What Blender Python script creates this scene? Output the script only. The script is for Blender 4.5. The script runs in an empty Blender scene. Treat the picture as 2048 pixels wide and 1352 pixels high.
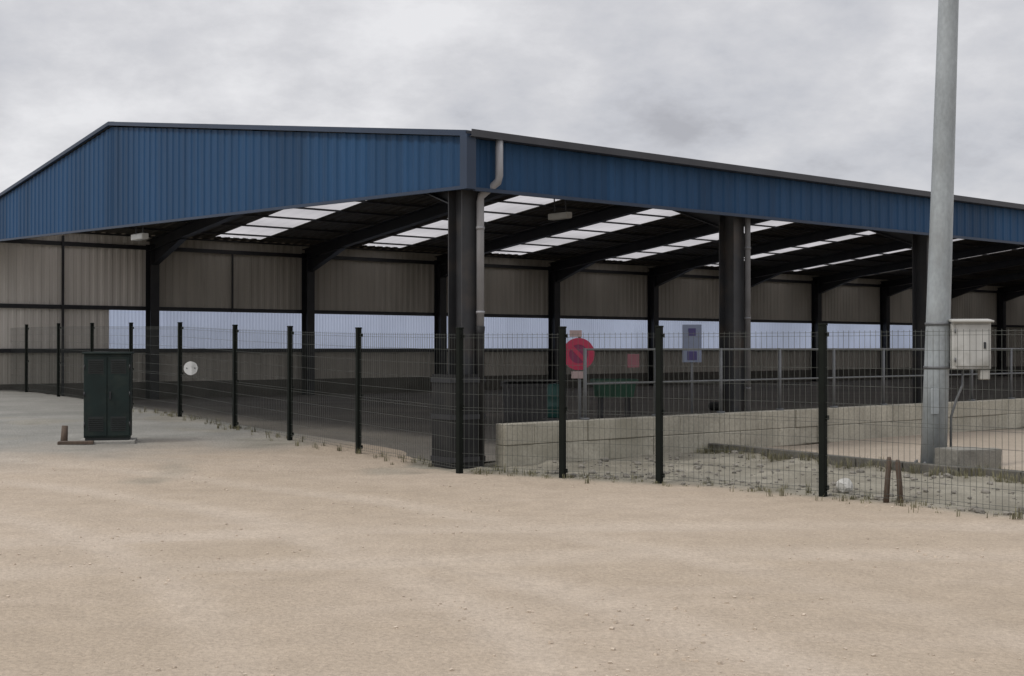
import bpy, bmesh, math, random
from mathutils import Vector, Matrix, noise
random.seed(7)
scene = bpy.context.scene
COL = scene.collection
R = math.radians

# ------------------------------------------------------------------ helpers
def lin(c):
    return tuple(((v/255)/12.92 if v/255 <= .04045 else ((v/255+.055)/1.055)**2.4) for v in c)

def sheet_noise(N, L, tc, width):
    sp = N.new('ShaderNodeSeparateXYZ'); L.new(tc.outputs['Object'], sp.inputs[0])
    a = N.new('ShaderNodeMath'); a.operation = 'ADD'; L.new(sp.outputs[0], a.inputs[0]); L.new(sp.outputs[1], a.inputs[1])
    d = N.new('ShaderNodeMath'); d.operation = 'DIVIDE'; L.new(a.outputs[0], d.inputs[0]); d.inputs[1].default_value = width
    f = N.new('ShaderNodeMath'); f.operation = 'FLOOR'; L.new(d.outputs[0], f.inputs[0])
    w = N.new('ShaderNodeTexWhiteNoise'); w.noise_dimensions = '1D'; L.new(f.outputs[0], w.inputs['W'])
    return w.outputs['Value']

def mat(name, col, rough=.7, metal=0., var=.15, scale=3., fine=0., fine_scale=60., bump=0., bump_scale=80., stretch=(1,1,1), spec=.5, dirt=None, dirt_amt=.0, dirt_scale=1.2, sheet=0., runs=0.):
    """principled material whose colour wanders with object-space noise, with optional dirt patches and bump"""
    m = bpy.data.materials.new(name); m.use_nodes = True
    nt = m.node_tree; N = nt.nodes; L = nt.links
    b = N['Principled BSDF']; b.inputs['Roughness'].default_value = rough; b.inputs['Metallic'].default_value = metal
    b.inputs['Specular IOR Level'].default_value = spec
    tc = N.new('ShaderNodeTexCoord'); mp = N.new('ShaderNodeMapping'); mp.inputs['Scale'].default_value = stretch
    L.new(tc.outputs['Object'], mp.inputs['Vector'])
    def nz(s, d=5.):
        n = N.new('ShaderNodeTexNoise'); n.inputs['Scale'].default_value = s; n.inputs['Detail'].default_value = d
        L.new(mp.outputs['Vector'], n.inputs['Vector']); return n
    def mix(fac, a, bb, typ='MIX'):
        x = N.new('ShaderNodeMix'); x.data_type = 'RGBA'; x.blend_type = typ
        for s, v in ((x.inputs[0], fac), (x.inputs[6], a), (x.inputs[7], bb)):
            if hasattr(v, 'links') or hasattr(v, 'is_linked'): L.new(v, s)
            else: s.default_value = v if isinstance(v, float) else (*v[:3], 1)
        return x.outputs[2]
    lo = tuple(max(0, c*(1-var)) for c in col); hi = tuple(min(1, c*(1+var)) for c in col)
    rp = N.new('ShaderNodeMapRange'); rp.inputs[1].default_value = .3; rp.inputs[2].default_value = .7
    L.new(nz(scale).outputs['Fac'], rp.inputs[0])
    c = mix(rp.outputs[0], lo, hi)
    if fine:
        r2 = N.new('ShaderNodeMapRange'); r2.inputs[1].default_value = .3; r2.inputs[2].default_value = .7
        r2.inputs[3].default_value = 1-fine; r2.inputs[4].default_value = 1+fine
        L.new(nz(fine_scale, 3.).outputs['Fac'], r2.inputs[0])
        cc = N.new('ShaderNodeCombineXYZ')
        for i in range(3): L.new(r2.outputs[0], cc.inputs[i])
        c = mix(1., c, cc.outputs[0], 'MULTIPLY')
    if dirt:
        r3 = N.new('ShaderNodeMapRange'); r3.inputs[1].default_value = .5; r3.inputs[2].default_value = .72
        r3.inputs[4].default_value = dirt_amt
        L.new(nz(dirt_scale, 8.).outputs['Fac'], r3.inputs[0])
        c = mix(r3.outputs[0], c, dirt)
    def mul(c, f):
        cc = N.new('ShaderNodeCombineXYZ')
        for i in range(3): L.new(f, cc.inputs[i])
        return mix(1., c, cc.outputs[0], 'MULTIPLY')
    if sheet:
        f = sheet_noise(N, L, tc, 1.0); rs = N.new('ShaderNodeMapRange'); rs.inputs[3].default_value = 1-sheet; rs.inputs[4].default_value = 1+sheet
        L.new(f, rs.inputs[0]); c = mul(c, rs.outputs[0])
    if runs:
        m2 = N.new('ShaderNodeMapping'); m2.inputs['Scale'].default_value = (5, 5, .22); L.new(tc.outputs['Object'], m2.inputs[0])
        n2 = N.new('ShaderNodeTexNoise'); n2.inputs['Scale'].default_value = 1.; n2.inputs['Detail'].default_value = 6; L.new(m2.outputs[0], n2.inputs['Vector'])
        r4 = N.new('ShaderNodeMapRange'); r4.inputs[1].default_value = .42; r4.inputs[2].default_value = .72; r4.inputs[3].default_value = 1+runs*.4; r4.inputs[4].default_value = 1-runs
        L.new(n2.outputs['Fac'], r4.inputs[0]); c = mul(c, r4.outputs[0])
    L.new(c, b.inputs['Base Color'])
    if bump:
        bp = N.new('ShaderNodeBump'); bp.inputs['Strength'].default_value = bump; bp.inputs['Distance'].default_value = .02
        L.new(nz(bump_scale, 6.).outputs['Fac'], bp.inputs['Height']); L.new(bp.outputs[0], b.inputs['Normal'])
    m['x'] = 1
    return m

def translucent(name, col, t=.8, var=.12, sheet=0.):
    m = bpy.data.materials.new(name); m.use_nodes = True
    nt = m.node_tree; N = nt.nodes; L = nt.links; N.remove(N['Principled BSDF'])
    tr = N.new('ShaderNodeBsdfTranslucent'); df = N.new('ShaderNodeBsdfDiffuse'); mx = N.new('ShaderNodeMixShader')
    tc = N.new('ShaderNodeTexCoord'); n = N.new('ShaderNodeTexNoise'); n.inputs['Scale'].default_value = .35; n.inputs['Detail'].default_value = 4
    L.new(tc.outputs['Object'], n.inputs['Vector'])
    rp = N.new('ShaderNodeValToRGB')
    rp.color_ramp.elements[0].position = .3; rp.color_ramp.elements[1].position = .7
    rp.color_ramp.elements[0].color = (*[c*(1-var) for c in col], 1); rp.color_ramp.elements[1].color = (*[min(1, c*(1+var)) for c in col], 1)
    L.new(n.outputs['Fac'], rp.inputs[0]); L.new(rp.outputs[0], tr.inputs[0]); L.new(rp.outputs[0], df.inputs[0])
    if sheet:
        f = sheet_noise(N, L, tc, 1.2); rs = N.new('ShaderNodeMapRange'); rs.inputs[3].default_value = 1-sheet; rs.inputs[4].default_value = 1.
        L.new(f, rs.inputs[0]); mm = N.new('ShaderNodeVectorMath'); mm.operation = 'SCALE'; L.new(rp.outputs[0], mm.inputs[0]); L.new(rs.outputs[0], mm.inputs['Scale'])
        L.new(mm.outputs[0], tr.inputs[0])
    mx.inputs[0].default_value = t
    L.new(df.outputs[0], mx.inputs[1]); L.new(tr.outputs[0], mx.inputs[2]); L.new(mx.outputs[0], N['Material Output'].inputs['Surface'])
    return m

class MB:
    def __init__(s): s.v = []; s.f = []; s.sm = []
    def add(s, vs, fs, smooth=False):
        o = len(s.v); s.v += [tuple(p) for p in vs]
        for f in fs: s.f.append(tuple(i+o for i in f)); s.sm.append(smooth)
        return s
    def box(s, c, d, rot=None, bev=0.):
        x, y, z = (q/2 for q in d)
        if bev > 0:
            b = min(bev, x*.9, y*.9, z*.9); bm = bmesh.new(); bmesh.ops.create_cube(bm, size=1)
            for v in bm.verts: v.co = Vector((v.co.x*2*x, v.co.y*2*y, v.co.z*2*z))
            bmesh.ops.bevel(bm, geom=bm.edges[:], offset=b, segments=2, profile=.5, affect='EDGES')
            vs = [v.co.copy() for v in bm.verts]; bm.verts.index_update(); fs = [[v.index for v in f.verts] for f in bm.faces]; bm.free()
        else:
            vs = [Vector((a*x, b*y, e*z)) for a in (-1, 1) for b in (-1, 1) for e in (-1, 1)]
            fs = [(0,1,3,2),(4,6,7,5),(0,4,5,1),(2,3,7,6),(0,2,6,4),(1,5,7,3)]
        if rot is not None: vs = [rot @ v for v in vs]
        c = Vector(c)
        return s.add([v+c for v in vs], fs)
    def bar(s, a, b, w, h, up=(0,0,1)):
        a = Vector(a); b = Vector(b); d = (b-a); L = d.length; d.normalize()
        u = Vector(up); sd = d.cross(u)
        if sd.length < 1e-5: sd = d.cross(Vector((0,1,0)))
        sd.normalize(); u = sd.cross(d)
        vs = [p + sd*(i*w/2) + u*(j*h/2) for p in (a, b) for i in (-1, 1) for j in (-1, 1)]
        return s.add(vs, [(0,1,3,2),(4,6,7,5),(0,4,5,1),(2,3,7,6),(0,2,6,4),(1,5,7,3)])
    def tube(s, pts, r, n=12, caps=True):
        pts = [Vector(p) for p in pts]; rs = r if isinstance(r, (list, tuple)) else [r]*len(pts)
        vs = []; fs = []
        ref = None
        for i, p in enumerate(pts):
            d = (pts[min(i+1, len(pts)-1)]-pts[max(i-1, 0)]).normalized()
            if ref is None: ref = d.orthogonal().normalized()
            ref = (ref - d*ref.dot(d)).normalized(); e = d.cross(ref)
            for k in range(n):
                a = 2*math.pi*k/n; vs.append(p + (ref*math.cos(a)+e*math.sin(a))*rs[i])
        for i in range(len(pts)-1):
            for k in range(n): fs.append((i*n+k, i*n+(k+1) % n, (i+1)*n+(k+1) % n, (i+1)*n+k))
        o = len(s.v); s.add(vs, fs, True)
        if caps:
            s.f.append(tuple(o+k for k in reversed(range(n)))); s.sm.append(False)
            s.f.append(tuple(o+(len(pts)-1)*n+k for k in range(n))); s.sm.append(False)
        return s
    def prism(s, prof, a, b, xax, yax):
        """profile (2d loop) swept from a to b"""
        a = Vector(a); b = Vector(b); xax = Vector(xax); yax = Vector(yax); n = len(prof)
        vs = [p + xax*u + yax*w for p in (a, b) for u, w in prof]
        fs = [(k, (k+1) % n, n+(k+1) % n, n+k) for k in range(n)] + [tuple(reversed(range(n))), tuple(range(n, 2*n))]
        return s.add(vs, fs)
    def build(s, name, m, parent=None, loc=(0,0,0), rz=0.):
        me = bpy.data.meshes.new(name); me.from_pydata(s.v, [], s.f); me.materials.append(m)
        for p, q in zip(me.polygons, s.sm): p.use_smooth = q
        bm = bmesh.new(); bm.from_mesh(me); bmesh.ops.recalc_face_normals(bm, faces=bm.faces[:]); bm.to_mesh(me); bm.free()
        o = bpy.data.objects.new(name, me); COL.objects.link(o)
        if parent: o.parent = parent
        o.location = loc; o.rotation_euler.z = rz
        return o

def tag(o, label, cat, group=None, kind=None):
    if label: o['label'] = label
    if cat: o['category'] = cat
    if group: o['group'] = group
    if kind: o['kind'] = kind
    return o

def empty(name, loc=(0,0,0), rz=0., label=None, cat=None, group=None):
    o = bpy.data.objects.new(name, None); COL.objects.link(o); o.location = loc; o.rotation_euler.z = rz
    o.empty_display_size = .3
    return tag(o, label, cat, group)

def copy_tree(o, parent=None):
    c = o.copy(); COL.objects.link(c); c.parent = parent
    for ch in [q for q in bpy.data.objects if q.parent == o]: copy_tree(ch, c)
    return c

def smooth(x, a, b):
    t = max(0., min(1., (x-a)/(b-a))); return t*t*(3-2*t)
def interp(x, pts):
    if x <= pts[0][0]: return pts[0][1]
    for (a, u), (b, w) in zip(pts, pts[1:]):
        if x <= b: return u + (w-u)*(x-a)/(b-a)
    return pts[-1][1]

# ------------------------------------------------------------------ camera
EYE = 1.7; F = 2503.
cam = bpy.data.cameras.new('camera'); co = bpy.data.objects.new('camera', cam); COL.objects.link(co)
cam.lens = F/2048*36; cam.sensor_width = 36; cam.clip_end = 6000; cam.clip_start = .1
co.location = (0, 0, EYE); co.rotation_euler = (R(90)+math.atan(19/F), 0, 0)
scene.camera = co

# shed axes: s runs along the long open front, y runs into the shed
TH = math.atan2(4135.4-1024, F); CS, SN = math.cos(TH), math.sin(TH); RZ = math.pi/2-TH
def W(s, y, z=0.): return Vector((s*SN-y*CS, s*CS+y*SN, z))
def SY(x, z): return (x*SN+z*CS, -x*CS+z*SN)

# ------------------------------------------------------------------ materials
M = {}
M['blue'] = mat('blue_cladding', (.012,.049,.115), .55, 0, .12, .6, .05, 25, spec=.22, dirt=(.014,.048,.105), dirt_amt=.4, dirt_scale=.9, stretch=(1,1,.25), sheet=.11, runs=.16)
M['blue_trim'] = mat('dark_blue_trim', (.012,.026,.055), .45, 0, .12, 2)
M['gutter'] = mat('gutter_metal', (.034,.035,.041), .5, 0, .2, 2)
M['steel'] = mat('dark_steel', (.016,.017,.021), .5, 0, .25, 3, dirt=(.05,.045,.04), dirt_amt=.3)
M['column'] = mat('column_steel', (.026,.027,.030), .55, 0, .25, 3, dirt=(.075,.058,.045), dirt_amt=.6, dirt_scale=2., runs=.25)
M['roof'] = mat('roof_sheet', (.075,.066,.055), .7, 0, .2, .8)
M['wall'] = mat('beige_wall_sheet', (.42,.39,.34), .7, 0, .08, .5, dirt=(.28,.26,.22), dirt_amt=.5, dirt_scale=.7, stretch=(1,1,.3), sheet=.05, runs=.12)
M['wall_lit'] = mat('lit_wall_sheet', (.70,.655,.60), .7, 0, .08, .5, dirt=(.58,.535,.48), dirt_amt=.5, dirt_scale=.7, stretch=(1,1,.3), sheet=.05, runs=.12)  # first-bay wall sheeting, daylight from the open gable put into its lighter colour
M['plinth'] = mat('plinth_concrete', (.10,.093,.08), .9, 0, .2, 1.5, .15, 20)
M['pipe'] = mat('pale_pipe', (.25,.25,.26), .5, 0, .1, 4)
M['pipe_dark'] = mat('grey_pipe', (.12,.12,.125), .5, 0, .15, 4)
M['guard'] = mat('guard_sheet', (.015,.015,.016), .6, 0, .3, 3, dirt=(.03,.028,.024), dirt_amt=.5, dirt_scale=3, spec=.25)
M['block'] = mat('pale_block', (.355,.33,.268), .9, 0, .22, 1.3, .15, 25, .4, 30, dirt=(.23,.215,.165), dirt_amt=.8, dirt_scale=1.1)
M['plinth_pale'] = mat('worn_concrete', (.20,.19,.165), .95, 0, .25, 3, .15, 40, .4, 40, dirt=(.11,.105,.085), dirt_amt=.7, dirt_scale=3)
M['skylight'] = translucent('skylight_sheet', (.46,.45,.46), .8, .22)
M['band'] = translucent('translucent_band', (.56,.65,.84), .85, .10, .10)
M['fence'] = mat('dark_green_paint', (.007,.009,.007), .8, 0, .2, 5, spec=.15)
M['wire'] = mat('fence_wire_paint', (.06,.066,.058), .5, 0, .2, 5)
M['galv'] = mat('galvanised_steel', (.115,.12,.125), .5, .0, .15, 5)
M['mast'] = mat('mast_galvanised', (.29,.315,.325), .55, 0, .14, 3., .10, 26, stretch=(1,1,.5), dirt=(.19,.195,.19), dirt_amt=.7, dirt_scale=2.2, runs=.14)
M['concrete'] = mat('grey_concrete', (.27,.26,.235), .9, 0, .18, 2., .12, 40, .3, 40)
M['cab'] = mat('cabinet_green', (.006,.015,.014), .6, 0, .3, 3, spec=.3, dirt=(.022,.03,.024), dirt_amt=.7, dirt_scale=5)
M['cab_dark'] = mat('cabinet_dark', (.008,.012,.012), .6, 0, .2, 4)
M['box'] = mat('beige_box', (.45,.445,.42), .5, 0, .06, 3, dirt=(.2,.19,.16), dirt_amt=.6, dirt_scale=4, runs=.2)
M['box_grey'] = mat('grey_box', (.36,.35,.32), .5, 0, .08, 3)
M['white'] = mat('white_enamel', (.72,.72,.70), .4, 0, .04, 4)
M['red'] = mat('red_sign', (.36,.018,.062), .4, 0, .08, 4)
M['sblue'] = mat('blue_sign', (.045,.035,.13), .4, 0, .08, 4)
M['palepink'] = mat('pale_plate', (.36,.27,.26), .5, 0, .08, 4)
M['pink'] = mat('faded_red_sign', (.16,.05,.065), .5, 0, .1, 4)
M['purple'] = mat('sign_centre', (.17,.014,.065), .5, 0, .08, 4)
M['board'] = mat('sign_board', (.17,.20,.28), .5, 0, .06, 4)
M['wood'] = mat('weathered_wood', (.085,.06,.043), .85, 0, .3, 6, .2, 60, stretch=(1,1,.2))
M['rubber'] = mat('black_rubber', (.014,.014,.014), .8, 0, .2, 6)
M['greenp'] = mat('green_plastic', (.02,.075,.045), .5, 0, .2, 4)
M['tealp'] = mat('teal_plastic', (.012,.07,.06), .5, 0, .2, 4)
M['greyp'] = mat('grey_sheet', (.07,.068,.068), .6, 0, .2, 3)
M['stone'] = mat('pale_stone', (.42,.41,.38), .9, 0, .15, 9, .15, 60, .4, 40)
M['rubble'] = mat('rubble', (.19,.175,.15), .95, 0, .3, 2.5)
M['pebble'] = mat('pebble', (.46,.385,.305), .95, 0, .25, 3.)
M['grass'] = mat('dry_grass', (.16,.148,.085), .9, 0, .35, 2)
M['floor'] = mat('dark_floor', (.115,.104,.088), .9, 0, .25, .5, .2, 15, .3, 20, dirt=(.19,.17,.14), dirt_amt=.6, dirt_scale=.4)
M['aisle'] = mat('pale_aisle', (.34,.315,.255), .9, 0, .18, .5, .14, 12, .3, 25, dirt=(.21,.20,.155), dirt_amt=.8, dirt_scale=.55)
M['lamp'] = mat('lamp_housing', (.50,.50,.47), .4, 0, .08, 4)

# ground material: tan gravel, grey gravel and rough verge mixed by the sheet's own attributes
def ground_mat():
    m = bpy.data.materials.new('sandy_ground'); m.use_nodes = True
    nt = m.node_tree; N = nt.nodes; L = nt.links; b = N['Principled BSDF']; b.inputs['Roughness'].default_value = .95
    b.inputs['Specular IOR Level'].default_value = .2
    tc = N.new('ShaderNodeTexCoord')
    def nz(s, d, mp=None):
        n = N.new('ShaderNodeTexNoise'); n.inputs['Scale'].default_value = s; n.inputs['Detail'].default_value = d
        src = tc.outputs['Object']
        if mp:
            q = N.new('ShaderNodeMapping'); q.inputs['Scale'].default_value = mp[0]; q.inputs['Rotation'].default_value = mp[1]
            L.new(src, q.inputs[0]); src = q.outputs[0]
        L.new(src, n.inputs['Vector']); return n.outputs['Fac']
    def ramp(f, a, bb, lo=0., hi=1.):
        r = N.new('ShaderNodeMapRange'); r.inputs[1].default_value = a; r.inputs[2].default_value = bb; r.inputs[3].default_value = lo; r.inputs[4].default_value = hi
        L.new(f, r.inputs[0]); return r.outputs[0]
    def mix(f, a, bb, t='MIX'):
        x = N.new('ShaderNodeMix'); x.data_type = 'RGBA'; x.blend_type = t
        for s, v in ((x.inputs[0], f), (x.inputs[6], a), (x.inputs[7], bb)):
            if isinstance(v, tuple): s.default_value = (*v, 1)
            elif isinstance(v, float): s.default_value = v
            else: L.new(v, s)
        return x.outputs[2]
    def grey(f):
        c = N.new('ShaderNodeCombineXYZ')
        for i in range(3): L.new(f, c.inputs[i])
        return c.outputs[0]
    def attr(n):
        a = N.new('ShaderNodeAttribute'); a.attribute_name = n; return a.outputs['Fac']
    tan = mix(ramp(nz(.22, 6), .35, .65), GT[0], GT[1])
    tan = mix(ramp(nz(.9, 7), .48, .75, 0, .5), tan, GT[2])
    # drag marks and faint streaks left by wheels, running with the yard's traffic
    tan = mix(ramp(nz(1., 5, ((.35, 2.2, 1), (0, 0, R(28)))), .52, .72, 0, .35), tan, GT[3])
    tan = mix(attr('track'), tan, GT[4])
    g = mix(ramp(nz(.7, 6), .35, .65), (.198,.194,.176), (.255,.248,.225))
    v = mix(ramp(nz(1.4, 7), .35, .65), (.172,.158,.125), (.262,.243,.197))
    c = mix(attr('grey'), tan, g); c = mix(attr('verge'), c, v)
    c = mix(1., c, grey(ramp(nz(3.2, 8), .3, .7, .94, 1.06)), 'MULTIPLY')
    c = mix(1., c, grey(ramp(nz(26., 4), .3, .7, .88, 1.12)), 'MULTIPLY')
    c = mix(1., c, grey(ramp(nz(120., 2), .3, .7, .88, 1.12)), 'MULTIPLY')
    L.new(c, b.inputs['Base Color'])
    bp = N.new('ShaderNodeBump'); bp.inputs['Strength'].default_value = .8; bp.inputs['Distance'].default_value = .025
    ad = N.new('ShaderNodeMath'); ad.operation = 'ADD'; L.new(nz(30., 6), ad.inputs[0]); L.new(nz(5., 5), ad.inputs[1])
    L.new(ad.outputs[0], bp.inputs['Height']); L.new(bp.outputs[0], b.inputs['Normal'])
    return m
GT = [(0.339,0.277,0.210), (0.379,0.313,0.246), (0.297,0.240,0.178), (0.401,0.335,0.269), (0.416,0.351,0.284)]
M['ground'] = ground_mat()

# ------------------------------------------------------------------ ground
FC = Vector((-.72, 17.2)); FD = Vector((-.57, .82)).normalized(); FN = Vector((-.82, -.57)).normalized()
RISE = [(0,0), (2,.02), (7.6,.15), (11,.26), (20,.38), (27,.42), (60,.45)]
RF = [(-.70,17.15), (.655,16.24), (1.84,15.64), (3.55,14.3), (5.35,12.15), (7.1,10.0)]   # right-hand fence line
def beyond_right(x, y):
    """signed metres beyond the right-hand fence line, towards the shed"""
    best = -99
    d = 1e9
    for (a, b), (c, e) in zip(RF, RF[1:]):
        t = max(0, min(1, ((x-a)*(c-a)+(y-b)*(e-b))/((c-a)**2+(e-b)**2)))
        px, py = a+(c-a)*t, b+(e-b)*t; q = math.hypot(x-px, y-py)
        if q < d:
            d = q; sg = (c-a)*(y-b)-(e-b)*(x-a); best = q if sg > 0 else -q
    return best
def track_at(x, y):
    # two pairs of wheel tracks curving across the yard
    v = 0
    for x0, y0, r, w in ((-16., 2., 15.2, .16), (-16., 2., 16.9, .16), (-19., -3., 22.6, .2), (-19., -3., 24.3, .2), (3., -16., 26.3, .25), (3., -16., 28., .25)):
        d = abs(math.hypot(x-x0, y-y0)-r + .15*noise.noise(Vector((x*.4, y*.4, x0))))
        v = max(v, (1-smooth(d, w*.5, w*1.8))*(.35+.65*max(0, min(1, .5+noise.noise(Vector((x*.5, y*.5, r)))))))
    return v*.8
KP = ((2.75,21.3), (3.5,20.1), (4.5,18.55), (5.4,17.2), (6.45,15.8), (7.6,14.2))
def beyond_kerb(x, y):
    best, d = -99, 1e9
    for (a, b), (c, e) in zip(KP, KP[1:]):
        t = max(0, min(1, ((x-a)*(c-a)+(y-b)*(e-b))/((c-a)**2+(e-b)**2)))
        q = math.hypot(x-a-(c-a)*t, y-b-(e-b)*t)
        if q < d:
            d = q; sg = (c-a)*(y-b)-(e-b)*(x-a); best = q if sg > 0 else -q
    return best
def ground_z(x, y, rough=True):
    p = Vector((x, y))-FC; k = p.dot(FD); o = p.dot(FN)
    z = interp(k, RISE)*smooth(o, -1.6, -.1)
    s, yy = SY(x, y)
    inside = smooth(s, 10.9, 11.6)*smooth(yy, 14.2, 15.) if yy < 41 and s < 80 else 0
    if rough and abs(x) < 30 and y < 45:
        n = noise.fractal(Vector((x*.35, y*.35, 0)), 1., 2., 3)*.022 + noise.fractal(Vector((x*1.7, y*1.7, 5)), 1., 2., 3)*.007
        if y < 19: n -= .022*track_at(x, y)
        z += n*(1-inside)
        br = beyond_right(x, y)
        if 0 < br < 6 and x > -.5: z += max(0, noise.fractal(Vector((x*1.1, y*1.1, 9)), 1., 2., 4))*.10*smooth(br, 0, .6)*(1-inside)
    return z
def axis(lo, hi, step, far):
    a = [lo+i*step for i in range(int((hi-lo)/step)+1)]; q = step; x = a[-1]
    while x < far: q *= 1.35; x += q; a.append(x)
    q = step; x = a[0]; b = []
    while x > -far: q *= 1.35; x -= q; b.append(x)
    return b[::-1]+a
xs = axis(-15, 11, .16, 2500); ys = axis(3, 32, .16, 2500)
me = bpy.data.meshes.new('ground'); nx, ny = len(xs), len(ys)
vs = [(x, y, ground_z(x, y)) for y in ys for x in xs]
me.from_pydata(vs, [], [(j*nx+i, j*nx+i+1, (j+1)*nx+i+1, (j+1)*nx+i) for j in range(ny-1) for i in range(nx-1)])
for n in ('grey', 'verge', 'track'): me.attributes.new(n, 'FLOAT', 'POINT')
ga, va, ta = me.attributes['grey'].data, me.attributes['verge'].data, me.attributes['track'].data
for i, (x, y, z) in enumerate(vs):
    p = Vector((x, y))-FC; k = p.dot(FD); o = p.dot(FN); n = noise.fractal(Vector((x*.5, y*.5, 3)), 1., 2., 3)
    near = abs(x) < 60 and 0 < y < 80
    ga[i].value = smooth(k+n*1.6, 2.2, 7.5)*(1 if o > -2 else 0) if near else .6
    br = beyond_right(x, y) if near and x > -1.5 else -9
    kd = beyond_kerb(x, y) if br > 0 else -9
    ga[i].value = max(ga[i].value, 0.25*smooth(kd, -.1, .2))
    va[i].value = max(smooth(br+n*.25, -.25, .25)*(1-smooth(kd, -.1, .2)), .55*smooth(n + .4*math.exp(-abs(o)*1.6) if 0 < k < 14 else -1, .25, .6)) if near else 0
    ta[i].value = track_at(x, y) if near and y < 20 else 0
me.materials.append(M['ground'])
for p in me.polygons: p.use_smooth = True
g = bpy.data.objects.new('ground', me); COL.objects.link(g); g['kind'] = 'structure'

# ------------------------------------------------------------------ shed
S0, B, Y0, D, NB = .7411*14.4, .3998*14.4, 14.4, 1.7245*14.4, 11
YB = Y0+D; SE = S0+NB*B; SG = S0-.21; YF = Y0-.43; YR = 27.16
ZF, ZR, ZB = 4.68, 6.63, 5.32
YBX = YB+.3
def roof_z(y): return ZF+(ZR-ZF)*(y-YF)/(YR-YF) if y <= YR else ZR+(ZB-ZR)*(y-YR)/(YBX-YR)
O = Vector((S0, Y0, 0))
shed = empty('open_shed', W(S0, Y0), RZ, 'long open-sided steel shed clad in blue sheet along its eaves and gable', 'shed')
def Lc(s, y, z): return (s-S0, y-Y0, z)
def part(name, mb, m, parent=shed): return mb.build(name, M[m], parent)

def ribs(a, b, period=.29, depth=.017):
    """trapezoid sheet profile from a to b: (position, offset)"""
    out = [(a, 0.)]; n = int((b-a)/period)
    for i in range(n):
        x = a+i*period
        out += [(x+period*.12, 0.), (x+period*.24, depth), (x+period*.60, depth), (x+period*.72, 0.)]
    out.append((b, 0.)); return out
def sheet(mb, prof, low, high):
    vs = []; 
    for p, d in prof: vs += [low(p, d), high(p, d)]
    return mb.add(vs, [(2*i, 2*i+2, 2*i+3, 2*i+1) for i in range(len(prof)-1)])

# gable cladding (bottom edge climbs slightly to the back, as in the photograph)
gb = lambda y: 3.97+(4.75-3.97)*(y-Y0)/D
prof = sorted(ribs(YF, YBX) + [(YR, 0.)])
part('gable_cladding', sheet(MB(), prof, lambda y, d: Lc(SG-d, y, gb(y)), lambda y, d: Lc(SG-d, y, roof_z(y)-.04)), 'blue')
part('eave_cladding', sheet(MB(), ribs(SG, SE+.2), lambda s, d: Lc(s, YF-d, 3.93), lambda s, d: Lc(s, YF-d, ZF-.06)), 'blue')
t = MB()
t.bar(Lc(SG-.06, YF-.05, ZF), Lc(SG-.06, YR, ZR+.03), .06, .08).bar(Lc(SG-.06, YR, ZR+.03), Lc(SG-.06, YBX+.1, ZB-.01), .06, .08)
part('verge_trim', t, 'blue_trim')
t = MB().bar(Lc(SG-.045, YF-.045, 3.90), Lc(SG-.045, YF-.045, ZF-.02), .16, .16, (0,1,0))
part('corner_trim', t, 'blue_trim')
t = MB()
t.bar(Lc(SG-.02, YF+.08, gb(YF)-.015), Lc(SG-.02, YBX, gb(YBX)-.015), .05, .05)
t.bar(Lc(SG+.08, YF-.02, 3.915), Lc(SE, YF-.02, 3.915), .05, .05)
part('drip_trim', t, 'blue_trim')
# gutter on the long front: an open channel
gp = [(0,0), (0,.10), (.012,.10), (.012,.012), (.13,.012), (.13,.10), (.142,.10), (.142,0)]
gx = [(-u, w) for u, w in gp]
part('gutter', MB().prism(gx, Lc(SG-.08, YF-.042, ZF-.06), Lc(SE+.2, YF-.042, ZF-.06), (0,1,0), (0,0,1)), 'gutter')
part('ridge_cap', MB().bar(Lc(SG-.08, YR-.13, ZR+.045), Lc(SE+.2, YR-.13, ZR+.045), .3, .02, (0,-.14,1)).bar(Lc(SG-.08, YR+.13, ZR+.04), Lc(SE+.2, YR+.13, ZR+.04), .3, .02, (0,.11,1)), 'roof')

# roof sheets with a translucent strip in the middle of every bay
rf = MB(); strips = []
cuts = [SG-.03]
for i in range(NB):
    c = S0+(i+.5)*B; cuts += [c-.85, c+.85]
cuts.append(SE+.2)
YS = {0: (YF+.9, YR-.35), 1: (YR+.35, YBX-.75)}
def rib_roof(mb, a, b, ya, yb):
    return sheet(mb, ribs(a, b, .33, .04), lambda s, d: Lc(s, ya, roof_z(ya)+d), lambda s, d: Lc(s, yb, roof_z(yb)+d))
for i in range(len(cuts)-1):
    a, b = cuts[i], cuts[i+1]
    if i % 2 == 0:
        rib_roof(rf, a, b, YF-.1, YR); rib_roof(rf, a, b, YR, YBX+.1)
    else:
        for k, (lo, hi) in enumerate(((YF-.1, YR), (YR, YBX+.1))):
            y1, y2 = YS[k]
            rib_roof(rf, a, b, lo, y1); rib_roof(rf, a, b, y2, hi)
            strips.append(sheet(MB(), ribs(a, b, .42, .012), lambda s, d: Lc(s, y1, roof_z(y1)+d+.012), lambda s, d: Lc(s, y2, roof_z(y2)+d+.012)))
roof = part('roof', rf, 'roof')
for q in strips: q.build('skylight', M['skylight'], roof)

# purlins and edge beams
for y in [YF+.25+i*1.62 for i in range(9)] + [YR+.35+i*1.5 for i in range(8)] + [YBX-.3]:
    z = roof_z(y)-.035
    part('purlin', MB().box(Lc((SG+SE)/2+.1, y, z), (SE-SG, .05, .055)), 'steel')
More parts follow.
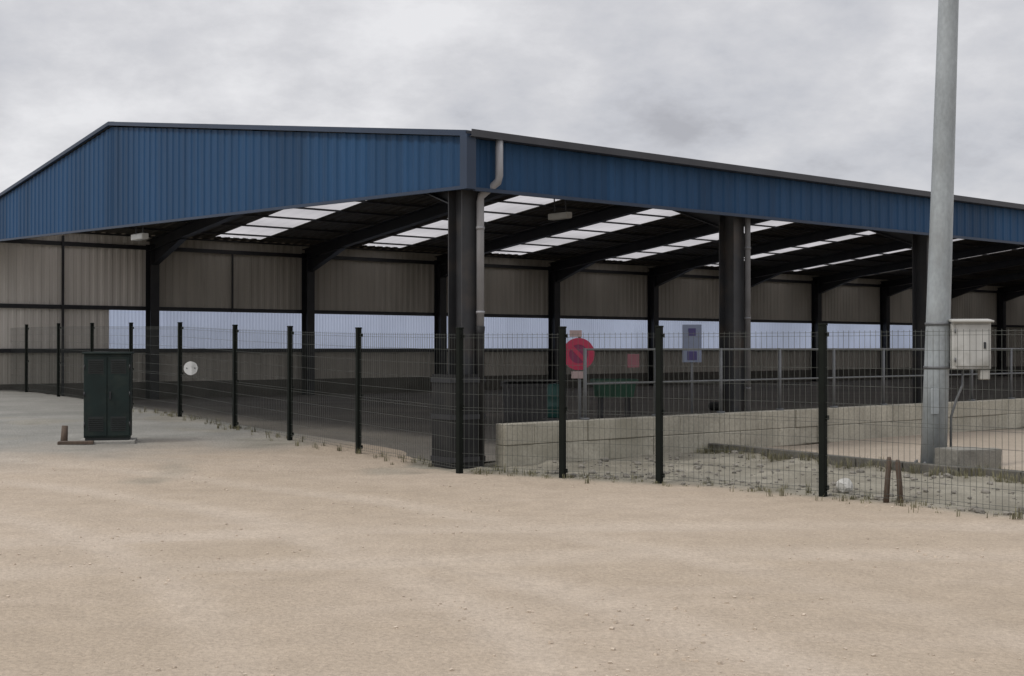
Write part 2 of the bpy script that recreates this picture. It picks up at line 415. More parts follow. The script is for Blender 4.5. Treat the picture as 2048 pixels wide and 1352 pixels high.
# portal frames
def ibeam(mb, a, b, w, h, up, tf=.018, tw=.012):
    a = Vector(a); b = Vector(b); d = (b-a).normalized(); u = Vector(up); sd = d.cross(u).normalized(); u = sd.cross(d)
    pr = [(-w/2,-h/2), (w/2,-h/2), (w/2,-h/2+tf), (tw/2,-h/2+tf), (tw/2,h/2-tf), (w/2,h/2-tf), (w/2,h/2), (-w/2,h/2), (-w/2,h/2-tf), (-tw/2,h/2-tf), (-tw/2,-h/2+tf), (-w/2,-h/2+tf)]
    return mb.prism(pr, a, b, sd, u)
for i in range(NB+1):
    s = S0+i*B
    part('column', ibeam(MB(), Lc(s, Y0, -.02), Lc(s, Y0, roof_z(Y0)-.3), .26, .34, (0,1,0)).box(Lc(s, Y0, .03), (.36, .42, .03)), 'column')
    part('column', ibeam(MB(), Lc(s, YB-.12, -.02), Lc(s, YB-.12, roof_z(YB)-.3), .30, .40, (0,1,0)), 'steel')
    r = MB()
    ibeam(r, Lc(s, YF+.12, roof_z(YF)-.31), Lc(s, YR, ZR-.31), .24, .36, (0,0,1))
    ibeam(r, Lc(s, YR, ZR-.312), Lc(s, YBX-.2, roof_z(YBX)-.312), .238, .36, (0,0,1))
    # haunches at both eaves
    for ya, sg in ((Y0+.18, 1), (YB-.32, -1)):
        yb = ya+sg*2.2
        r.add([Lc(s-.006, ya, roof_z(ya)-.53), Lc(s-.006, ya, roof_z(ya)-1.0), Lc(s-.006, yb, roof_z(yb)-.53),
               Lc(s+.006, ya, roof_z(ya)-.53), Lc(s+.006, ya, roof_z(ya)-1.0), Lc(s+.006, yb, roof_z(yb)-.53)], [(0,1,2), (3,5,4), (0,3,4,1), (1,4,5,2), (2,5,3,0)])
        r.bar(Lc(s, ya, roof_z(ya)-1.0), Lc(s, yb, roof_z(yb)-.54), .22, .018)
    part('rafter', r, 'steel')
# gable and end purlin braces (light rods in the first bay's roof plane)
# back wall: plinth, beige sheeting, translucent band
SA, SZ = 15.08, 60.6
def wallsheet(a, b, z0, z1): return sheet(MB(), ribs(a, b, .25, .017), lambda s, d: Lc(s, YB+.12-d, z0), lambda s, d: Lc(s, YB+.12-d, z1))
part('plinth', MB().box(Lc((S0+SE)/2, YB+.17, .28), (SE-S0+.3, .2, .6)), 'plinth')
part('lower_wall', wallsheet(S0-.15, SE+.15, .55, 1.64), 'wall')
part('upper_wall', wallsheet(S0-.15, S0+B, 2.95, 5.35), 'wall_lit')
part('upper_wall', wallsheet(S0+B, SE+.15, 2.95, 5.35), 'wall')
part('side_wall', wallsheet(S0-.15, SA, 1.64, 2.95), 'wall_lit')
part('side_wall', wallsheet(SZ, SE+.15, 1.64, 2.95), 'wall')
bd = part('light_band', sheet(MB(), ribs(SA, SZ, .12, .015), lambda s, d: Lc(s, YB+.13-d, 1.62), lambda s, d: Lc(s, YB+.13-d, 2.97)), 'band')
for z in (1.60, 2.97, 4.95):
    part('girt', MB().box(Lc((S0+SE)/2, YB+.04, z), (SE-S0, .08, .13)), 'steel')
for i in (0, 1):
    s = S0+(i+.5)*B
    part('wall_post', MB().box(Lc(s, YB-.03, 2.6 if i == 0 else 3.9), (.07 if i == 0 else .05, .06, 5.2 if i == 0 else 2.)), 'steel')
# closed end wall
part('end_wall', sheet(MB(), sorted(ribs(Y0, YB+.1)+[(YR, 0.)]), lambda y, d: Lc(SE+.18+d, y, 0), lambda y, d: Lc(SE+.18+d, y, roof_z(y)-.06)), 'wall')
# downpipes with a swan neck under the gutter
def downpipe(s, neck, m):
    y = YF-.12; r = .055 if neck else .05
    pts = [Lc(s+.14, Y0-.24, 3.78), Lc(s+.14, Y0-.24, 1.95 if neck else .35)]
    if neck: pts = [Lc(s+.24, y, ZF-.05), Lc(s+.24, y, 4.12), Lc(s+.235, y+.02, 4.04), Lc(s+.15, Y0-.25, 3.86)] + pts
    else: pts = [Lc(s+.14, Y0-.24, ZF-.15)] + pts
    o = part('downpipe', MB().tube(pts, r, 14), m)
    if neck: part('pipe_boot', MB().tube([Lc(s+.14, Y0-.24, 2.0), Lc(s+.14, Y0-.24, 1.9), Lc(s+.14, Y0-.24, .1)], [.068,.06,.06], 14), 'guard')
    for z in (3.4, 2.2) if neck else (3.4, 2.2, 1.): MB().tube([Lc(s+.14, Y0-.24, z-.02), Lc(s+.14, Y0-.24, z+.02)], r+.008, 14).build('pipe_clip', M[m], o)
downpipe(S0, True, 'pipe')
for i in (1, 3, 5): downpipe(S0+i*B, False, 'pipe_dark')

# concrete and floors inside
def slab(name, m, s0, s1, y0, y1, z, wob=.0, step=.5):
    n1, n2 = int((s1-s0)/step)+1, int((y1-y0)/step)+1
    vs = []
    for j in range(n2+1):
        for i in range(n1+1):
            s = s0+(s1-s0)*i/n1; y = y0+(y1-y0)*j/n2
            e = wob*noise.fractal(Vector((s*.6, y*.6, z*99)), 1., 2., 3)
            if i == 0: s += e*2
            if j in (0, n2): y += e*(1.5 if j else 1.)
            vs.append(W(s, y, z))
    return tag(MB().add(vs, [(j*(n1+1)+i, j*(n1+1)+i+1, (j+1)*(n1+1)+i+1, (j+1)*(n1+1)+i) for j in range(n2) for i in range(n1)]).build(name, M[m]), None, None, None, 'structure')
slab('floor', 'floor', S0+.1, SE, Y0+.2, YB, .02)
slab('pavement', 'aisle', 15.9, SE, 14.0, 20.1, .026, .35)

# column guard round the corner column
cg = empty('column_guard', W(S0, Y0)+Vector((-.06,-.02,0)), RZ, 'dark sheet steel guard around the foot of the corner column', 'guard')
gm = MB()
gpts = [(-.29,-.24), (-.24,-.29), (.24,-.29), (.29,-.24), (.29,.24), (.24,.29), (-.24,.29), (-.29,.24)]
n = len(gpts)
for z0, z1, k in ((0., 1.32, 1.),):
    v = [(x*k, y*k, z) for z in (z0, z1) for x, y in gpts] + [(x*.93, y*.93, z) for z in (z0, z1) for x, y in gpts]
    f = []
    for i in range(n):
        j = (i+1) % n
        f += [(i, j, n+j, n+i), (2*n+j, 2*n+i, 3*n+i, 3*n+j), (n+i, n+j, 3*n+j, 3*n+i)]
    gm.add(v, f)
part('shell', gm, 'guard', cg)
for z in (.12, .72, 1.24):
    gm = MB()
    for i in range(n):
        a, b = gpts[i], gpts[(i+1) % n]; gm.bar((a[0]*1.02, a[1]*1.02, z), (b[0]*1.02, b[1]*1.02, z), .02, .07)
    part('strap', gm, 'steel', cg)

# ------------------------------------------------------------------ perimeter fence
def at_line(px, k0=None):
    t = (px-1024)/F
    k = (t*FC.y-FC.x)/(FD.x-t*FD.y); p = FC+FD*k
    return p
pts = [Vector(p) for p in RF[::-1]][:-1] + [Vector((-.71, 16.95))] + [at_line(px) for px in (717, 580, 470, 360, 262, 184, 117, 53, 5, -40, -85)]
FH = 1.95
fence = empty('mesh_fence', (0, 0, 0), 0, 'dark green welded mesh fence on square posts along the edge of the sandy yard', 'fence')
def fence_panel(a, b, za, zb):
    m = MB(); d = b-a; L = d.length; d = d/L; nv = int(L/.07)
    for i in range(1, nv):
        t = L*i/nv; x, y = a.x+d.x*t, a.y+d.y*t; z = za+(zb-za)*t/L
        m.bar((x, y, z+.05), (x, y, z+FH-.06), .0032, .0032, (d.x, d.y, 0))
    for z in (.06, .10, .27, .47, .67, .85, .89, 1.07, 1.27, 1.47, 1.67, FH-.12, FH-.08):
        m.bar((a.x, a.y, za+z), (b.x, b.y, zb+z), .0038, .0038)
    return m
zs = [ground_z(p.x, p.y, False) for p in pts]
for i, p in enumerate(pts):
    m = MB().box((0, 0, FH/2-.1), (.075, .075, FH+.2), None, .006).box((0, 0, FH+.012), (.085, .085, .024), None, .006)
    for z in (.1, .9, 1.85): m.box((0, -.03, z), (.1, .05, .05))
    d = (pts[min(i+1, len(pts)-1)]-pts[max(i-1, 0)])
    o = m.build('post', M['fence'], fence, (p.x, p.y, zs[i]), math.atan2(d.y, d.x))
for i in range(len(pts)-1):
    fence_panel(pts[i], pts[i+1], zs[i], zs[i+1]).build('mesh_panel', M['wire'], fence)

# ------------------------------------------------------------------ low block wall and railing between the front columns
WY = Y0-.36; WH = .62
lw = MB(); rnd = random.Random(3); x = S0+.40; blocks = []
for row in range(2):
    x = S0+.40-(.5 if row else 0)
    while x < SE-.2:
        L_ = rnd.choice((.95, 1.0, 1.0, 1.05)); a_ = max(x, S0+.40); b_ = min(x+L_, SE)
        if b_-a_ > .15:
            c = ((a_+b_)/2-S0, WY-Y0+rnd.uniform(-.012, .012), -.02+WH*(row+.5)/2+.012)
            lw.box(c, (b_-a_-.006, .22, WH/2-.005), Matrix.Rotation(rnd.uniform(-.006, .006), 3, 'Z'), .012)
        x += L_
lwo = lw.build('low_wall', M['block'], None, W(S0, Y0), RZ)
tag(lwo, 'low pale block wall running along the open front between the columns', 'wall')
pen = empty('railing', W(14.23, WY), RZ, 'galvanised tubular railing standing on top of the low block wall', 'railing')
ps = [i*1.52 for i in range(-1, 34)]
for s in ps:
    part('post', MB().tube([(s, 0, WH-.03), (s, 0, 1.69)], .028, 12).tube([(s, 0, WH-.02), (s, 0, WH+.02)], .07, 12), 'galv', pen)
for z in (1.15, 1.67):
    part('rail', MB().tube([(ps[0], 0, z), (ps[-1], 0, z)], .017, 10), 'galv', pen)

# ------------------------------------------------------------------ things inside the shed
def P(px, z): return Vector(((px-1024)/F*z, z, 0))
def tub(mb, w, d, h, t=.03, fl=.86):
    a = [(-w/2*fl,-d/2*fl), (w/2*fl,-d/2*fl), (w/2*fl,d/2*fl), (-w/2*fl,d/2*fl)]
    b = [(x/fl, y/fl) for x, y in a]; c = [(x-math.copysign(t, x), y-math.copysign(t, y)) for x, y in b]; e = [(x-math.copysign(t, x), y-math.copysign(t, y)) for x, y in a]
    v = [(x, y, 0) for x, y in a]+[(x, y, h) for x, y in b]+[(x, y, h) for x, y in c]+[(x, y, t) for x, y in e]
    f = [(3,2,1,0), (12,13,14,15)]
    for i in range(4):
        j = (i+1) % 4; f += [(i,j,4+j,4+i), (4+i,4+j,8+j,8+i), (8+i,8+j,12+j,12+i)]
    mb.add(v, f)
    mb.bar((-w/2-.015, -d/2-.015, h-.04), (w/2+.015, -d/2-.015, h-.04), .04, .06).bar((-w/2-.015, d/2+.015, h-.04), (w/2+.015, d/2+.015, h-.04), .04, .06)
    mb.bar((-w/2-.015, -d/2, h-.04), (-w/2-.015, d/2, h-.04), .04, .06).bar((w/2+.015, -d/2, h-.04), (w/2+.015, d/2, h-.04), .04, .06)
    return mb
def put(name, px, z, label, cat, rz=0., dz=.03, group=None):
    p = P(px, z); p.z = dz; return empty(name, p, rz, label, cat, group)
# dark feed bin behind the fence right of the corner column
fb = put('feed_bin', 1057, 28.3, 'dark grey metal feed bin right of the corner column behind the fence', 'feed bin', R(12))
part('tub', tub(MB(), 1.05, .8, .86, .03, .92), 'greyp', fb)
part('lid', MB().box((0, .02, .90), (1.1, .86, .05), R and Matrix.Rotation(R(-4), 3, 'X'), .015), 'greyp', fb)
for x in (-.42, .42):
    for y in (-.3, .3): part('leg', MB().box((x, y, -.005), (.08, .08, .05)), 'steel', fb)
tb = put('plastic_drum', 1111, 24.5, 'teal plastic drum standing beside the dark feed bin', 'drum', 0, .33)
dm = MB().tube([(0,0,0), (0,0,.02), (0,0,.2), (0,0,.22), (0,0,.24), (0,0,.42), (0,0,.44), (0,0,.46), (0,0,.62), (0,0,.66)], [.15,.165,.17,.18,.17,.17,.18,.17,.165,.13], 18)
part('stand', tub(MB(), .4, .4, .3, .03, 1.), 'greyp', tb).location.z = -.302
part('barrel', dm, 'tealp', tb); part('cap', MB().tube([(.05,0,.66), (.05,0,.69)], .04, 10), 'cab_dark', tb)
gt = put('feed_trough', 1228, 26., 'green plastic feed trough behind the railing', 'trough', R(8), .67)
part('trough', tub(MB(), .85, .5, .38, .025, .85), 'greenp', gt)
for x in (-.3, .3):
    for y in (-.15, .15): part('leg', MB().bar((x, y, -.65), (x*.95, y*.95, .02), .04, .04), 'steel', gt)
tyre = put('rubber_tyre', 1452, 33.4, 'black rubber tyre lying flat on the shed floor by the second column', 'tyre')
ty = MB(); n1, n2 = 28, 10; v = []; f = []
for i in range(n1):
    a = 2*math.pi*i/n1
    for j in range(n2):
        b = 2*math.pi*j/n2; r = .38+.11*math.cos(b); v.append((r*math.cos(a), r*math.sin(a), .11+.11*math.sin(b)))
        f.append((i*n2+j, ((i+1) % n1)*n2+j, ((i+1) % n1)*n2+(j+1) % n2, i*n2+(j+1) % n2))
ty.add(v, f, True); part('tread', ty, 'rubber', tyre)
tw = MB()
for zz in (.06, .17): tw.tube([(.29*math.cos(2*math.pi*i/24), .29*math.sin(2*math.pi*i/24), zz) for i in range(25)], .02, 8, False)
part('bead', tw, 'rubber', tyre)

# ------------------------------------------------------------------ signs
def disc(mb, r, y0, y1, n=40, r0=0.):
    v = []; f = []
    for y in (y0, y1):
        for i in range(n):
            a = 2*math.pi*i/n; v.append((r*math.cos(a), y, r*math.sin(a)))
    if r0:
        for y in (y0, y1):
            for i in range(n):
                a = 2*math.pi*i/n; v.append((r0*math.cos(a), y, r0*math.sin(a)))
    for i in range(n):
        j = (i+1) % n; f.append((i, j, n+j, n+i))
        if r0: f += [(2*n+j, 2*n+i, 3*n+i, 3*n+j), (i, 2*n+i, 2*n+j, j), (n+i, n+j, 3*n+j, 3*n+i)]
    if not r0: f += [tuple(range(n)), tuple(reversed(range(n, 2*n)))]
    return mb.add(v, f)
def shift(mb, z):
    mb.v = [(x, y, q+z) for x, y, q in mb.v]; return mb
sg = put('prohibition_sign', 1157, 19.75, 'round pinkish red prohibition sign with a small plate on a grey post', 'sign', R(4), .03)
sg.scale = (.75,)*3
HS = 2.09
part('pole', MB().tube([(.03, .04, 0), (.03, .04, 2.50)], .03, 12), 'galv', sg)
part('rim', shift(disc(MB(), .34, -.016, .0, 40, .20), HS), 'red', sg)
part('face', shift(disc(MB(), .203, -.008, .0), HS), 'purple', sg)
part('slash', MB().bar((-.18, -.012, HS+.18), (.18, -.012, HS-.18), .006, .075, (0,1,0)), 'red', sg) if False else None
sl = MB(); 
sl.box((0, -.011, HS), (.42, .007, .085), Matrix.Rotation(R(45), 3, 'Y'))
part('slash', sl, 'red', sg)
part('back_plate', shift(disc(MB(), .33, .002, .012), HS), 'galv', sg)
part('lower_plate', MB().box((.0, -.004, HS-.44), (.30, .012, .15), None, .004), 'palepink', sg)
part('upper_plate', MB().box((-.06, -.004, HS+.43), (.26, .012, .14), None, .004), 'palepink', sg)

bs = put('blue_sign', 1384, 21.4, 'pale sign board with two dark blue fields on a post behind the railing', 'sign', R(2), .03)
bs.scale = (.75,)*3
part('pole', MB().tube([(0, .03, 0), (0, .03, 2.74)], .028, 12), 'galv', bs)
part('board', MB().box((0, 0, 2.32), (.44, .014, .86), None, .004), 'board', bs)
part('panel', MB().box((0, -.010, 2.58), (.17, .007, .17)), 'sblue', bs)
part('panel', MB().box((0, -.010, 2.04), (.22, .007, .2)), 'sblue', bs)

rs = put('red_plate', 1264, 19.57, 'small faded red plate fixed to the railing above the low wall', 'plate', RZ, 1.43)
rs.scale = (.7,)*3
part('plate', MB().box((0, -.04, .09), (.36, .01, .30), None, .004), 'pink', rs)
part('clip', MB().box((0, -.02, .12), (.04, .035, .08)), 'galv', rs)

p = at_line(381); 
wp = empty('white_plaque', (p.x+.02, p.y-.05, ground_z(p.x, p.y, False)+1.04), R(8), 'round white plaque wired to the mesh fence beside a post', 'plaque')
part('disc', disc(MB(), .14, -.012, 0), 'white', wp)
bt = MB()
for x in (-.08, .08): bt.tube([(x, -.018, 0), (x, .05, 0)], .012, 8)
part('fixing', bt, 'steel', wp)

# ------------------------------------------------------------------ light mast
base = P(1866, 17.6)
mast = empty('light_mast', base, 0, 'tall tapering grey steel lamp mast leaning slightly behind the fence', 'lamp mast')
top = 10.5; lean = .232/6.6
pts_m = [(lean*z, 0, z) for z in (0, 1.5, 3, 5, 7, 9, top)]
part('pole', MB().tube(pts_m, [.178-.0062*z for _, _, z in pts_m], 32), 'mast', mast)
fl = MB().tube([(0,0,.02), (0,0,.045)], .30, 24)
for k in range(8):
    a = k*math.pi/4; fl.tube([(.25*math.cos(a), .25*math.sin(a), .04), (.25*math.cos(a), .25*math.sin(a), .11)], .018, 8)
part('base_plate', fl, 'galv', mast)
part('hatch', MB().box((-.03, -.172, .95), (.12, .02, .36), None, .008), 'mast', mast)
bnd = MB()
for z in (2.03, 1.42): part('band', MB().tube([(lean*z, 0, z-.02), (lean*z, 0, z+.02)], .178, 32), 'galv', mast)
part('cross_arm', MB().box((lean*top, 0, top-.1), (1.8, .1, .1)), 'galv', mast)
for x in (-.7, 0, .7):
    h = part('floodlight', MB().box((lean*top+x, -.16, top-.28), (.42, .16, .34), Matrix.Rotation(R(-30), 3, 'X'), .02), 'lamp', mast)

eb = empty('electrical_box', (base.x+.39, 17.46, 0), R(-6), 'cream electrical box strapped to the right side of the lamp mast', 'electrical box')
ZC = 1.73
part('housing', MB().box((.07, 0, ZC), (.52, .24, .66), None, .012), 'box', eb)
dr = part('door', MB().box((.075, -.128, ZC), (.45, .016, .58), None, .006), 'box', eb)
MB().box((.24, -.142, ZC), (.03, .014, .09), None, .004).build('handle', M['steel'], dr)
hd = MB()
for z in (ZC-.2, ZC+.2): hd.tube([(-.155, -.138, z-.03), (-.155, -.138, z+.03)], .01, 8)
hd.build('hinge', M['galv'], dr)
part('rain_hood', MB().box((.07, -.03, ZC+.345), (.57, .33, .028), Matrix.Rotation(R(5), 3, 'X'), .006), 'box_grey', eb)
part('bracket', MB().box((-.25, .03, ZC+.22), (.16, .05, .04)).box((-.25, .03, ZC-.22), (.16, .05, .04)), 'galv', eb)
part('socket_box', MB().box((.255, -.02, ZC-.405), (.13, .16, .14), None, .012), 'box_grey', eb)
part('conduit', MB().tube([(-.02, .02, ZC-.33), (-.02, .02, ZC-.55), (-.10, .03, ZC-.75), (-.17, .05, ZC-1.0), (-.175, .06, .02)], .018, 10), 'galv', eb)

cb = P(1935, 17.0)
ck = empty('concrete_block', (cb.x, cb.y, .0), R(20), 'rough grey concrete block lying right of the lamp mast foot', 'concrete block')
bm = bmesh.new(); bmesh.ops.create_cube(bm, size=1); bmesh.ops.bevel(bm, geom=bm.edges[:], offset=.03, segments=2, affect='EDGES'); bmesh.ops.subdivide_edges(bm, edges=bm.edges[:], cuts=3, use_grid_fill=True)
for v in bm.verts:
    v.co = Vector((v.co.x*.72, v.co.y*.5, v.co.z*.36+.15)); v.co += Vector((1,1,1))*0 + noise.noise_vector(v.co*5)*.018
mb = MB(); bm.verts.index_update(); mb.add([v.co.copy() for v in bm.verts], [[v.index for v in f.verts] for f in bm.faces]); bm.free()
part('block', mb, 'plinth_pale', ck)

# ------------------------------------------------------------------ green cabinet on the left
cx, cy = P(217, 21.)[:2]
gz = ground_z(cx, cy, False)
gc = empty('green_cabinet', (cx, cy, gz), R(14), 'dark green metal cabinet with streaked doors standing on the grey gravel', 'cabinet')
cw, cd, ch = .74, .55, 1.47
part('body', MB().box((0, 0, .08+(ch-.08)/2), (cw, cd, ch-.08), None, .012), 'cab', gc)
part('plinth', MB().box((0, .0, .045), (cw-.04, cd-.04, .13)), 'cab_dark', gc)
part('foot_slab', MB().box((0, -.02, .0), (cw+.16, cd+.2, .07), None, .015), 'concrete', gc)
for x in (-cw/2+.012, cw/2-.012):
    for z in (.3, .8, 1.25): part('hinge', MB().tube([(x, -cd/2-.02, z-.04), (x, -cd/2-.02, z+.04)], .011, 8), 'steel', gc)
part('roof_cap', MB().box((0, -.01, ch+.012), (cw+.05, cd+.07, .035), None, .008), 'cab', gc)
for sgn in (-1, 1):
    d = part('door', MB().box((sgn*cw*.242, -cd/2-.008, .09+(ch-.12)/2), (cw*.465, .018, ch-.16), None, .005), 'cab', gc)
    for z0 in (.22, ch-.30):
        v = MB().box((sgn*cw*.242, -cd/2-.018, z0+.09), (cw*.33, .006, .24))
        for k in range(6): v.box((sgn*cw*.242, -cd/2-.022, z0+k*.035), (cw*.3, .012, .014), Matrix.Rotation(R(25), 3, 'X'))
        v.build('vent', M['cab_dark'], d)
    if sgn > 0: MB().box((.05, -cd/2-.03, .78), (.025, .03, .13), None, .005).build('handle', M['steel'], d)
# stub and plank at the cabinet's foot
q = P(128, 20.6); z = ground_z(q.x, q.y)
st = tag(MB().tube([(0,0,-.05), (.01,0,.12), (.015,.01,.29)], [.06,.055,.048], 12).build('post_stub', M['wood'], None, (q.x, q.y, z)), 'short weathered wooden stub left of the green cabinet', 'stub')
q = P(152, 20.45); z = ground_z(q.x, q.y)
tag(MB().box((0, 0, .03), (.55, .16, .05), Matrix.Rotation(R(12), 3, 'Z'), .006).build('plank', M['wood'], None, (q.x, q.y, z)), 'dark plank lying on the gravel at the foot of the green cabinet', 'plank')

# ------------------------------------------------------------------ right verge: kerb, stakes, stones
kp = [Vector(p) for p in KP]
kb = MB()
for i, (a, b) in enumerate(zip(kp, kp[1:])):
    d = (b-a).normalized(); L = (b-a).length; nseg = max(1, round(L))
    for k in range(nseg):
        p = a+d*(L*(k+.5)/nseg); zz = .055+random.uniform(-.012, .012)
        kb.box((p.x, p.y, zz), (L/nseg-.015, .14, .17), Matrix.Rotation(math.atan2(d.y, d.x)+random.uniform(-.02, .02), 3, 'Z'), .012)
tag(kb.build('kerb', M['plinth']), 'low dark kerb running across the rough verge behind the fence', 'kerb')
for px, z, h, lean_, lab in ((1771, 13.75, .50, .04, 'brown wooden stake behind the fence, nearer the thick fence post'), (1801, 13.7, .47, -.03, 'brown wooden stake behind the fence, nearer the lamp mast')):
    q = P(px, z); zz = ground_z(q.x, q.y)
    tag(MB().tube([(0,0,-.05), (lean_*.5,0,h*.5), (lean_,.01,h-.03), (lean_,.01,h)], [.033,.03,.028,.02], 9).build('stake', M['wood'], None, (q.x, q.y, zz)), lab, 'stake', 'stakes in the verge')
q = P(1563, 22.3); zz = .02
tag(MB().tube([(0,0,-.03), (0,0,.2), (.01,0,.26)], [.06,.05,.04], 10).build('stump', M['wood'], None, (q.x, q.y, zz)), 'small brown stump standing on the pale floor beyond the kerb', 'stump')
def rock(mb, c, r, seed, sq=.7):
    bm = bmesh.new(); bmesh.ops.create_icosphere(bm, subdivisions=2 if r > .05 else 1, radius=1)
    for v in bm.verts:
        k = 1+.35*noise.noise(v.co*1.3+Vector((seed*3.1, seed*1.7, seed)))
        v.co = Vector((v.co.x*k*r, v.co.y*k*r*.8, v.co.z*k*r*sq))
    ro = Matrix.Rotation(seed*2.4, 3, 'Z'); bm.verts.index_update()
    mb.add([ro @ v.co + Vector(c) for v in bm.verts], [[v.index for v in f.verts] for f in bm.faces]); bm.free(); return mb
q = P(1690, 14.75)
tag(rock(MB(), (0,0,.07), .12, 3.3, .8).build('stone', M['stone'], None, (q.x, q.y, ground_z(q.x, q.y))), 'pale rounded stone lying just behind the mesh fence', 'stone')
rb = MB()
for i in range(900):
    a = random.random(); b = random.random()
    k = int(a*5); t = a*5-k
    p = Vector(RF[k]).lerp(Vector(RF[k+1]), t) if k < 5 else Vector(RF[5])
    w = 5.0*b**1.6+.08
    x, y = p.x+.66*w*.9, p.y+.75*w*.9
    s, yy = SY(x, y)
    if yy > 13.8 or x < .3 or beyond_kerb(x, y) > -.05: continue
    r = random.choice((.012, .015, .02, .02, .03, .045))*random.uniform(.7, 1.3)
    rock(rb, (x, y, ground_z(x, y)+r*.25), r, i*.37)
tag(rb.build('rubble', M['rubble']), 'grey rubble scattered over the verge behind the fence', 'rubble', None, 'stuff')
gv = MB()
for i in range(4200):
    y = 5.5+13*random.random()**1.5; x = random.uniform(-.46, .46)*y
    if beyond_right(x, y) > -.1: continue
    if noise.fractal(Vector((x*.45, y*.45, 21)), 1., 2., 4) + random.uniform(-.25, .25) < .02: continue
    r = random.choice((.002, .003, .003, .004, .004, .005, .006, .010))*random.uniform(.8, 1.2)
    z = ground_z(x, y)
    gv.box((x, y, z+r*.3), (r*2, r*1.7, r*1.3), Matrix.Rotation(random.uniform(0, 6), 3, 'Z') @ Matrix.Rotation(random.uniform(-.5, .5), 3, 'X'))
tag(gv.build('gravel', M['pebble']), 'loose small gravel on the sandy yard', 'gravel', None, 'stuff')
gr = MB()
def tuft(x, y, h, nb):
    z = ground_z(x, y)
    for _ in range(nb):
        a = random.uniform(0, 6.28); r = random.uniform(0, .06); hh = h*random.uniform(.5, 1.1); l = random.uniform(.1, .6)*hh
        bx, by = x+r*math.cos(a*1.7), y+r*math.sin(a*1.7); w = .004
        dx, dy = -math.sin(a)*w, math.cos(a)*w; ex, ey = math.cos(a)*l, math.sin(a)*l
        gr.add([(bx-dx, by-dy, z-.01), (bx+dx, by+dy, z-.01), (bx+ex*.35+dx*.7, by+ey*.35+dy*.7, z+hh*.6), (bx+ex*.35-dx*.7, by+ey*.35-dy*.7, z+hh*.6), (bx+ex, by+ey, z+hh)], [(0,1,2,3), (3,2,4)])
for i in range(70):
    k = random.uniform(.5, 13); p = FC+FD*k+FN*random.gauss(.05, .16); tuft(p.x, p.y, random.uniform(.05, .14), 12)
for i in range(170):
    a = random.random()*4.99; k = int(a); p = Vector(RF[k]).lerp(Vector(RF[k+1]), a-k); w = random.gauss(.05, .2)
    tuft(p.x+.6*w, p.y+.8*w, random.uniform(.02, .11)*random.choice((.5,1,1.3)), random.randint(4, 16))
for i in range(260):
    a = random.random()*4.99; k = int(a); p = kp[k].lerp(kp[k+1], a-k); w = random.gauss(-.12, .16)
    tuft(p.x+.8*w, p.y+.5*w, random.uniform(.06, .18), 12)
tag(gr.build('grass', M['grass']), 'thin dry grass along the fence foot and kerb', 'grass', None, 'stuff')

# ------------------------------------------------------------------ lamps under the shed roof
def shed_lamp(s, y, z, w, label):
    e = empty('shed_lamp', W(s, y, z), RZ, label, 'lamp', 'lamps hung under the shed roof')
    part('housing', MB().box((0, 0, 0), (.16, w, .13), None, .02), 'lamp', e)
    part('hanger', MB().bar((0, -w*.3, .06), (0, -w*.3, roof_z(y)-z-.2), .02, .02).bar((0, w*.3, .06), (0, w*.3, roof_z(y)-z-.2), .02, .02), 'steel', e)
    return e
shed_lamp(SG+.25, 26.2, 4.10, .62, 'pale lamp hung just inside the gable below the blue cladding')
s, y = SY(*P(1120, 26.)[:2])
shed_lamp(s, y, 1.7+(695-432)*26/F, .6, 'pale lamp hung under the dark roof right of the corner column')

# ------------------------------------------------------------------ light
w = bpy.data.worlds.new('World'); scene.world = w; w.use_nodes = True
nt = w.node_tree; N = nt.nodes; L = nt.links
SEL, SAZ = R(52), math.atan2(-.78, -.42)
sky = N.new('ShaderNodeTexSky'); sky.sky_type = 'NISHITA'; sky.sun_disc = False; sky.sun_elevation = SEL; sky.sun_rotation = SAZ % (2*math.pi)
bg = N['Background']; L.new(sky.outputs[0], bg.inputs[0]); bg.inputs[1].default_value = .08
tc = N.new('ShaderNodeTexCoord')
sp = N.new('ShaderNodeSeparateXYZ'); L.new(tc.outputs['Generated'], sp.inputs[0])
def mth(op, a, b=None):
    m = N.new('ShaderNodeMath'); m.operation = op
    for s, v in zip(m.inputs, (a, b)):
        if v is None: continue
        if isinstance(v, (int, float)): s.default_value = v
        else: L.new(v, s)
    return m.outputs[0]
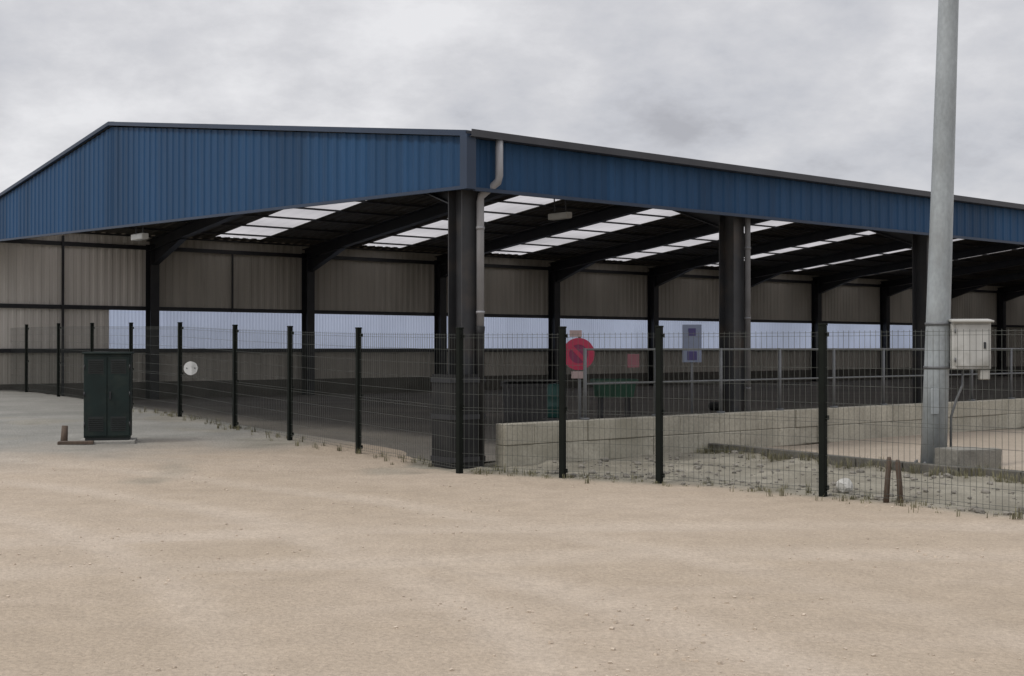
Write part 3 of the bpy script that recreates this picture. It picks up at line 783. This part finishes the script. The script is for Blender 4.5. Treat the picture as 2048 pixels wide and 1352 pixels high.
# project the view direction on a cloud deck so clouds flatten towards the horizon
dn = mth('ADD', mth('MAXIMUM', sp.outputs[2], 0.), .38)
cv = N.new('ShaderNodeCombineXYZ'); L.new(mth('DIVIDE', sp.outputs[0], dn), cv.inputs[0]); L.new(mth('DIVIDE', sp.outputs[1], dn), cv.inputs[1])
def cn(s, d, off, rough=.55):
    mp = N.new('ShaderNodeMapping'); mp.inputs['Location'].default_value = off; L.new(cv.outputs[0], mp.inputs[0])
    n = N.new('ShaderNodeTexNoise'); n.inputs['Scale'].default_value = s; n.inputs['Detail'].default_value = d; n.inputs['Roughness'].default_value = rough; L.new(mp.outputs[0], n.inputs['Vector'])
    return n.outputs['Fac']
big = cn(1.9, 6, (3.1, 1.2, 0)); small = cn(6.5, 9, (7.7, 2.2, 0), .62)
f = mth('ADD', mth('MULTIPLY', big, .6), mth('MULTIPLY', small, .4))
rp = N.new('ShaderNodeValToRGB'); L.new(f, rp.inputs[0])
els = rp.color_ramp.elements
els[0].position = .33; els[0].color = (0.418,0.420,0.451,1); els[1].position = .64; els[1].color = (0.783,0.779,0.796,1)
e = els.new(.43); e.color = (0.543,0.549,0.584,1); e = els.new(.52); e.color = (0.632,0.631,0.655,1)
ze = N.new('ShaderNodeMapRange'); ze.interpolation_type = 'SMOOTHSTEP'; ze.inputs[1].default_value = .25; ze.inputs[2].default_value = .9; ze.inputs[3].default_value = 1.08; ze.inputs[4].default_value = 2.2
L.new(sp.outputs[2], ze.inputs[0])
b2 = N.new('ShaderNodeBackground'); L.new(rp.outputs[0], b2.inputs[0]); L.new(ze.outputs[0], b2.inputs[1])
mx = N.new('ShaderNodeMixShader'); mx.inputs[0].default_value = .93
L.new(bg.outputs[0], mx.inputs[1]); L.new(b2.outputs[0], mx.inputs[2]); L.new(mx.outputs[0], N['World Output'].inputs[0])
sun = bpy.data.lights.new('sun', 'SUN'); sun.energy = 1.5; sun.angle = R(12); sun.color = (1., .96, .9)
so = bpy.data.objects.new('sun', sun); COL.objects.link(so)
dv = Vector((math.sin(SAZ)*math.cos(SEL), math.cos(SAZ)*math.cos(SEL), math.sin(SEL)))
so.rotation_euler = dv.to_track_quat('Z', 'Y').to_euler(); so.location = dv*40
vs_ = scene.view_settings; vs_.view_transform = 'Standard'; vs_.look = 'None'; vs_.exposure = 0; vs_.gamma = 1; vs_.use_curve_mapping = False
scene.render.engine = 'CYCLES'; scene.cycles.use_denoising = True
scene.cycles.max_bounces = 8; scene.cycles.diffuse_bounces = 5
